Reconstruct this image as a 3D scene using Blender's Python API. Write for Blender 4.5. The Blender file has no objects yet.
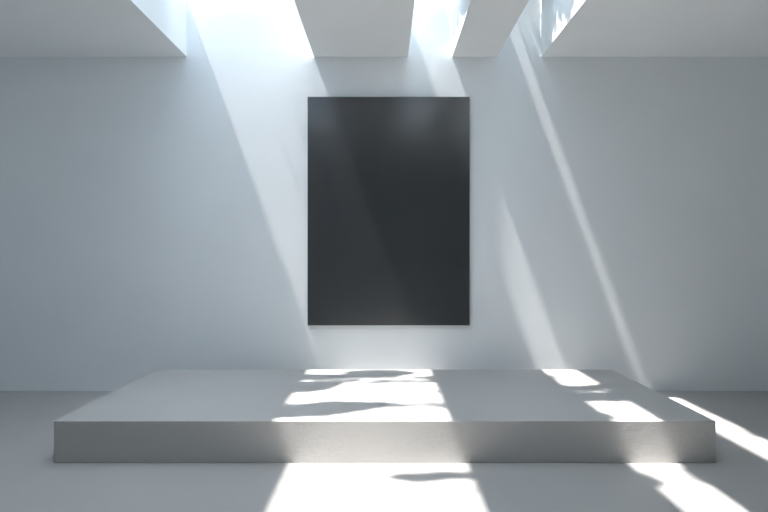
import bpy, bmesh, math, random
from mathutils import Vector, Euler

random.seed(11)
sc = bpy.context.scene
COL = sc.collection

# ------------------------------------------------------------------ measures
F = 640.0                         # focal length in pixels (768 px wide frame)
H = 1.6                           # camera height
M = H / 135.0                     # metres per pixel on the back wall
YW = F * H / 135.0                # back wall distance
Y1 = F * H / 207.0                # platform front
HP = H * 165.0 / 207.0
PZ = H - HP                       # platform height
Y2 = F * HP / 113.5               # platform back
ZC = H + 199.0 * M                # underside of the ceiling slabs
ZT = ZC + 57.5 * M                # top of the ceiling slabs
ZTL = ZC + 41.0 * M                # top of the two thinner slabs
XL, XR = -5.3, 6.3                # side walls
YF = -6.5                         # wall behind the camera
YS = 2.9                          # where the roof slots begin
SKY_P = 3.5                       # overcast-like sky, brightest overhead
SKY_TOP = (3.3, 3.7, 4.0)
SKY_LOW = (0.23, 0.38, 0.60)
SUN = 11.5
EXPO = 0.76
SX, SY = 0.366, 0.037             # sun travel per metre of drop

# ------------------------------------------------------------------ materials
def mat(name, col, rough=0.6, spec=0.3, bump=0.0, scale=40.0, var=0.03, vscale=1.5, dist=0.01):
    m = bpy.data.materials.new(name)
    m.use_nodes = True
    nt = m.node_tree
    b = nt.nodes['Principled BSDF']
    tc = nt.nodes.new('ShaderNodeTexCoord')
    n = nt.nodes.new('ShaderNodeTexNoise')
    n.inputs['Scale'].default_value = vscale
    n.inputs['Detail'].default_value = 5
    nt.links.new(tc.outputs['Object'], n.inputs['Vector'])
    r = nt.nodes.new('ShaderNodeValToRGB')
    r.color_ramp.elements[0].position = 0.3
    r.color_ramp.elements[1].position = 0.7
    r.color_ramp.elements[0].color = [c * (1 - var) for c in col] + [1]
    r.color_ramp.elements[1].color = [min(1, c * (1 + var)) for c in col] + [1]
    nt.links.new(n.outputs['Fac'], r.inputs['Fac'])
    nt.links.new(r.outputs['Color'], b.inputs['Base Color'])
    b.inputs['Roughness'].default_value = rough
    b.inputs['Specular IOR Level'].default_value = spec
    if bump:
        n2 = nt.nodes.new('ShaderNodeTexNoise')
        n2.inputs['Scale'].default_value = scale
        n2.inputs['Detail'].default_value = 8
        n2.inputs['Roughness'].default_value = 0.65
        nt.links.new(tc.outputs['Object'], n2.inputs['Vector'])
        bp = nt.nodes.new('ShaderNodeBump')
        bp.inputs['Strength'].default_value = bump
        bp.inputs['Distance'].default_value = dist
        nt.links.new(n2.outputs['Fac'], bp.inputs['Height'])
        nt.links.new(bp.outputs['Normal'], b.inputs['Normal'])
    return m

M_WALL = mat('pale_wall_plaster', (0.865, 0.90, 0.925), 0.8, 0.2, 0.12, 30, 0.012, dist=0.006)
M_CEIL = mat('ceiling_plaster', (0.87, 0.89, 0.895), 0.8, 0.2, 0.08, 30, 0.012, dist=0.005)
M_FLOOR = mat('grey_floor_screed', (0.42, 0.413, 0.405), 0.42, 0.35, 0.04, 25, 0.03, 0.9, dist=0.004)
M_PLAT = mat('grey_platform_concrete', (0.47, 0.463, 0.454), 0.55, 0.3, 0.4, 24, 0.03, 1.3, dist=0.012)
M_PANEL = mat('charcoal_canvas', (0.040, 0.044, 0.048), 0.22, 1.0, 0.05, 350, 0.04, 2.0, dist=0.001)
M_EDGE = mat('charcoal_canvas_edge', (0.018, 0.019, 0.020), 0.5, 0.4)
M_BLOCKER = mat('blocker_green', (0.07, 0.12, 0.04), 0.5, 0.3, var=0.3, vscale=9)  # for the added sun blockers above the slots

# ------------------------------------------------------------------ helpers
def link(name, bm, m, parent=None):
    me = bpy.data.meshes.new(name)
    bm.normal_update()
    bm.to_mesh(me)
    bm.free()
    me.materials.append(m)
    o = bpy.data.objects.new(name, me)
    COL.objects.link(o)
    if parent:
        o.parent = parent
    return o

def box(name, a, b, m, bevel=0.0, origin=None, parent=None):
    bm = bmesh.new()
    bmesh.ops.create_cube(bm, size=1)
    o0 = Vector(origin) if origin else Vector((0, 0, 0))
    for v in bm.verts:
        v.co = Vector((a[i] + (v.co[i] + 0.5) * (b[i] - a[i]) for i in range(3))) - o0
    if bevel:
        bmesh.ops.bevel(bm, geom=bm.edges[:], offset=bevel, segments=3, profile=0.5, affect='EDGES')
    o = link(name, bm, m, parent)
    if not parent:
        o.location = o0
    return o

def struct(o):
    o['kind'] = 'structure'
    return o

def tag(o, label, cat, group=None, kind=None):
    o['label'] = label
    o['category'] = cat
    if group:
        o['group'] = group
    if kind:
        o['kind'] = kind
    return o

# ------------------------------------------------------------------ the room
T = 0.25
ZW = ZT + 0.30                    # walls rise a little above the roof
struct(box('floor', (XL, YF, -0.2), (XR, YW, 0), M_FLOOR))
struct(box('wall_back', (XL - T, YW, -0.2), (XR + T, YW + T, ZW), M_WALL))
struct(box('wall_front', (XL - T, YF - T, -0.2), (XR + T, YF, ZW), M_WALL))
struct(box('wall_left', (XL - T, YF, -0.2), (XL, YW, ZW), M_WALL))
struct(box('wall_right', (XR, YF, -0.2), (XR + T, YW, ZW), M_WALL))
struct(box('ceiling', (XL, YF, ZC), (XR, YS, ZT), M_CEIL))
def stepped_slab(x0, x1):       # roof slab thinned out of view to widen floor sun, full height at wall
    bm = bmesh.new()
    prof = [(YS, ZC), (YW, ZC), (YW, ZT), (YW - .46, ZT), (YW - .46, ZTL), (YS, ZTL)]
    f0 = bm.faces.new([bm.verts.new((x0, y, z)) for y, z in prof])
    r = bmesh.ops.extrude_face_region(bm, geom=[f0])
    bmesh.ops.translate(bm, vec=(x1 - x0, 0, 0), verts=[v for v in r['geom'] if isinstance(v, bmesh.types.BMVert)])
    bmesh.ops.recalc_face_normals(bm, faces=bm.faces[:])
    return link('ceiling', bm, M_CEIL)
struct(stepped_slab(XL, -197 * M))
for x0, x1, zt in ((-70 * M, 24 * M, ZTL), (68 * M, 113 * M, ZT), (157 * M, XR, ZT)):
    struct(box('ceiling', (x0, YS, ZC), (x1, YW, zt), M_CEIL, bevel=0.003))

# ------------------------------------------------------------------ platform
xl, xr = -330.5 * HP / 165, 332.0 * HP / 165
p = box('platform', (xl, Y1, 0), (xr, Y2, PZ), M_PLAT, bevel=0.006, origin=((xl + xr) / 2, (Y1 + Y2) / 2, 0))
tag(p, 'wide low grey concrete platform standing on the floor before the wall', 'platform')

# ------------------------------------------------------------------ dark canvas on the wall
px0, px1 = -76 * M, 85.2 * M
pz0, pz1 = H - 69 * M, H + 158.3 * M
TH = 0.045
cx = (px0 + px1) / 2
c = bpy.data.objects.new('blank_canvas', None)
COL.objects.link(c)
c.location = (cx, YW, pz0)
tag(c, 'tall blank charcoal canvas hanging on the pale back wall', 'canvas')
hw, hh = (px1 - px0) / 2, pz1 - pz0
box('canvas_face', (-hw, -TH, 0), (hw, -TH + 0.02, hh), M_PANEL, bevel=0.004, parent=c)
e = box('stretcher_frame', (-hw + 0.006, -TH + 0.02, 0.006), (hw - 0.006, 0, hh - 0.006), M_EDGE, bevel=0.002, parent=c)

# ------------------------------------------------------------------ unseen leafy blockers added over the roof slots to shape the sun patches
ZGS = (ZT + .06, ZT + .06, ZT + .06)      # height of the blocker leaves over each slot
def back(x, y, z, zg):            # the spot on the roof whose shadow falls on (x, y, z)
    d = zg - z
    return (x - SX * d, y - SY * d)

def ontop(zg, pts, ox, oy, k, z):     # outline of a shadow lying on the level surface at height z
    out = []
    for X, Y in pts:
        u, v = ox + k * X - 384, oy + k * Y - 256
        d = F * (H - z) / v
        out.append(back(u * d / F, d, z, zg))
    return out

def inside(x, y, poly):
    r = False
    j = len(poly) - 1
    for i in range(len(poly)):
        xi, yi = poly[i]
        xj, yj = poly[j]
        if (yi > y) != (yj > y) and x < (xj - xi) * (y - yi) / (yj - yi) + xi:
            r = not r
        j = i
    return r

def leaf(bm, c, L, W, rot):  # one leaf-shaped piece of the added blockers
    E = Euler(rot)
    vs = [bm.verts.new(c + E.to_matrix() @ Vector(q)) for q in
          ((-L, 0, 0), (-L * .45, W * .85, .006), (L * .2, W, .008), (L, 0, 0), (L * .2, -W, .008), (-L * .45, -W * .85, .006))]
    bm.faces.new(vs)

def rod(bm, a, b, r):
    d = b - a
    q = d.to_track_quat('Z', 'Y').to_matrix()
    ra, rb = [], []
    for k in range(6):
        t = k * math.pi / 3
        w = q @ Vector((math.cos(t) * r, math.sin(t) * r, 0))
        ra.append(bm.verts.new(a + w))
        rb.append(bm.verts.new(b + w))
    for k in range(6):
        bm.faces.new((ra[k], ra[(k + 1) % 6], rb[(k + 1) % 6], rb[k]))
    bm.faces.new(ra[::-1])
    bm.faces.new(rb)

T5 = (270, 360, .2344, PZ)
T6 = (530, 360, .31, PZ)
G6 = (530, 360, .31, 0)
G7 = (250, 455, .3385, 0)
SHADE = {
    0: [([(325, 51), (420, 45), (540, 46), (610, 55), (560, 64), (480, 72), (400, 74), (340, 66)], T5, 1),
        ([(60, 62), (200, 65), (330, 64), (400, 74), (200, 80), (60, 84)], T5, 1),
        ([(180, 70), (420, 76), (700, 70), (700, 94), (300, 97), (180, 96)], T5, .42),
        ([(30, 96), (200, 94), (300, 97), (270, 108), (240, 122), (180, 130), (30, 138)], T5, 1),
        ([(20, 192), (150, 192), (250, 178), (330, 182), (520, 186), (440, 204), (350, 217), (270, 230), (180, 236), (20, 242)], T5, 1),
        ([(500, 184), (640, 185), (800, 182), (800, 196), (640, 196), (500, 198)], T5, .5),
        ([(695, 72), (800, 66), (800, 104), (722, 98)], T5, 1),
        ([(728, 132), (800, 128), (800, 148), (740, 146)], T5, 1),
        ([(418, 62), (480, 60), (600, 53), (720, 50), (720, 62), (600, 66), (540, 74), (470, 75), (430, 69)], G7, 1),
        ([(672, 92), (760, 78), (760, 136), (694, 120)], G7, 1)],
    1: [([(100, 86), (310, 82), (320, 98), (110, 98)], T6, 1),
        ([(140, 96), (300, 96), (300, 110), (140, 110)], T6, .1),
        ([(100, 108), (350, 106), (350, 128), (120, 130)], T6, 1),
        ([(170, 126), (320, 126), (320, 140), (170, 140)], T6, .1),
        ([(350, 118), (420, 130), (420, 168), (372, 158)], T6, 1),
        ([(0, 48), (60, 50), (78, 66), (20, 80)], T6, 1),
        ([(215, 46), (270, 50), (280, 84), (222, 82)], T6, 1),
        ([(150, 172), (236, 176), (256, 190), (180, 199)], T6, 1),
        ([(300, 366), (384, 378), (412, 402), (330, 430)], G6, 1),
        ([(495, 336), (660, 346), (660, 402), (545, 388)], G6, 1)],
    2: [([(520, 124), (600, 140), (660, 186), (590, 172)], G6, 1),
        ([(680, 200), (820, 225), (820, 252), (730, 244)], G6, 1)],
}
# added leaf strips cutting sun on slab faces and wall, outlines on the roof
def rect(x0, x1, near, far):
    return [(x0, YW - far), (x1, YW - far), (x1, YW - near), (x0, YW - near)]

e0, e1, e2 = -70 * M, 68 * M, 157 * M     # the right-hand edges of the three slots
ROOF = {
    0: [(rect(e0 - .17, e0 + .03, 0, .35), 1), (rect(-197 * M + .45, e0 - .65, .08, .22), .08)],
    1: [(rect(e1 - .22, e1 + .03, q0, q1), 1) for q0, q1 in ((.0, .13), (.16, .41), (.45, .71), (.75, 1.06), (1.10, 2.8))],
    2: [(rect(e2 - .42, e2 + .03, 0, .22), 1), (rect(113 * M - .05, e2 + .03, .21, .52), 1)] +
       [(rect(e2 - .24, e2 + .03, q0, q1), 1) for q0, q1 in ((.18, .72), (.98, 1.2), (1.42, 1.6), (1.75, 2.6))],
}
bm = bmesh.new()
for s, (sx0, sx1) in enumerate(((-197 * M, -70 * M), (24 * M, 68 * M), (113 * M, 157 * M))):
    for n, (poly, dens) in enumerate([(ontop(ZGS[s], pts, *t), q) for pts, t, q in SHADE[s]] + ROOF[s]):
        xs = [q[0] for q in poly]
        ys = [q[1] for q in poly]
        g, sz, ro = (0.036, 1.0, 0.045) if n < len(SHADE[s]) else (0.02, 0.6, 0.0)
        nx, ny = int((max(xs) - min(xs) + 2 * ro) / g) + 2, int((max(ys) - min(ys) + 2 * ro) / g) + 2
        for i in range(nx):
            for j in range(ny):
                x = min(xs) - ro + (i + random.uniform(-.3, .3)) * g
                y = min(ys) - ro + (j + random.uniform(-.3, .3)) * g
                near = any(inside(x + ro * math.cos(t), y + ro * math.sin(t), poly) for t in range(0, 6 if ro else 1))
                if near and random.random() < dens and y < YW - 0.06 * sz:
                    L = random.uniform(.04, .055) * sz
                    leaf(bm, Vector((x, y, ZGS[s] + random.uniform(-.02, .06))), L, L * .62,
                         (random.uniform(-.35, .35), random.uniform(-.35, .35), random.uniform(0, 6.28)))
        ym = sum(ys) / len(ys)
        rod(bm, Vector((sx0 - .12, ym - .02, ZT + .007)), Vector((sx1 + .1, ym, ZT + .007)), .006)
    rod(bm, Vector((sx1 + .06, YW - .05, ZT + .016)), Vector((sx1 + .06, YS + .3, ZT + .016)), .01)  # lengthwise rod added to tie the blocker leaves together
fo = link('leaf_blockers', bm, M_BLOCKER)
tag(fo, 'unseen green leaf blockers added over the roof slots, casting the wavy shadows', 'shadow blocker', kind='stuff')

# ------------------------------------------------------------------ daylight
sd = bpy.data.lights.new('sun', 'SUN')
sd.energy = SUN
sd.color = (1.0, 0.965, 0.93)
sd.angle = math.radians(1.5)
so = bpy.data.objects.new('sun', sd)
COL.objects.link(so)
so.location = (-3, 3, 12)
so.rotation_euler = Vector((SX, SY, -1)).to_track_quat('-Z', 'Y').to_euler()

w = bpy.data.worlds.new('sky')
sc.world = w
w.use_nodes = True
nt = w.node_tree
bg = nt.nodes['Background']
tc = nt.nodes.new('ShaderNodeTexCoord')
sep = nt.nodes.new('ShaderNodeSeparateXYZ')
mx = nt.nodes.new('ShaderNodeMath'); mx.operation = 'MAXIMUM'; mx.inputs[1].default_value = 0.0
pw = nt.nodes.new('ShaderNodeMath'); pw.operation = 'POWER'; pw.inputs[1].default_value = SKY_P
ml = nt.nodes.new('ShaderNodeVectorMath')
ml.operation = 'MULTIPLY_ADD'
ml.inputs[1].default_value = SKY_TOP
ml.inputs[2].default_value = SKY_LOW
nt.links.new(tc.outputs['Generated'], sep.inputs['Vector'])
nt.links.new(sep.outputs['Z'], mx.inputs[0])
nt.links.new(mx.outputs[0], pw.inputs[0])
nt.links.new(pw.outputs[0], ml.inputs[0])
nt.links.new(ml.outputs['Vector'], bg.inputs['Color'])

# ------------------------------------------------------------------ camera
cd = bpy.data.cameras.new('camera')
cd.sensor_width = 36
cd.lens = 36 * F / 768
co = bpy.data.objects.new('camera', cd)
COL.objects.link(co)
co.location = (0, 0, H)
co.rotation_euler = (math.pi / 2, 0, 0)
sc.camera = co

# ------------------------------------------------------------------ view
vs = sc.view_settings
vs.view_transform = 'Standard'
vs.look = 'None'
vs.gamma = 1
vs.use_curve_mapping = False
vs.exposure = EXPO
sc.cycles.use_denoising = True
sc.cycles.max_bounces = 24
sc.cycles.diffuse_bounces = 16
sc.cycles.glossy_bounces = 6
sc.cycles.sample_clamp_indirect = 0
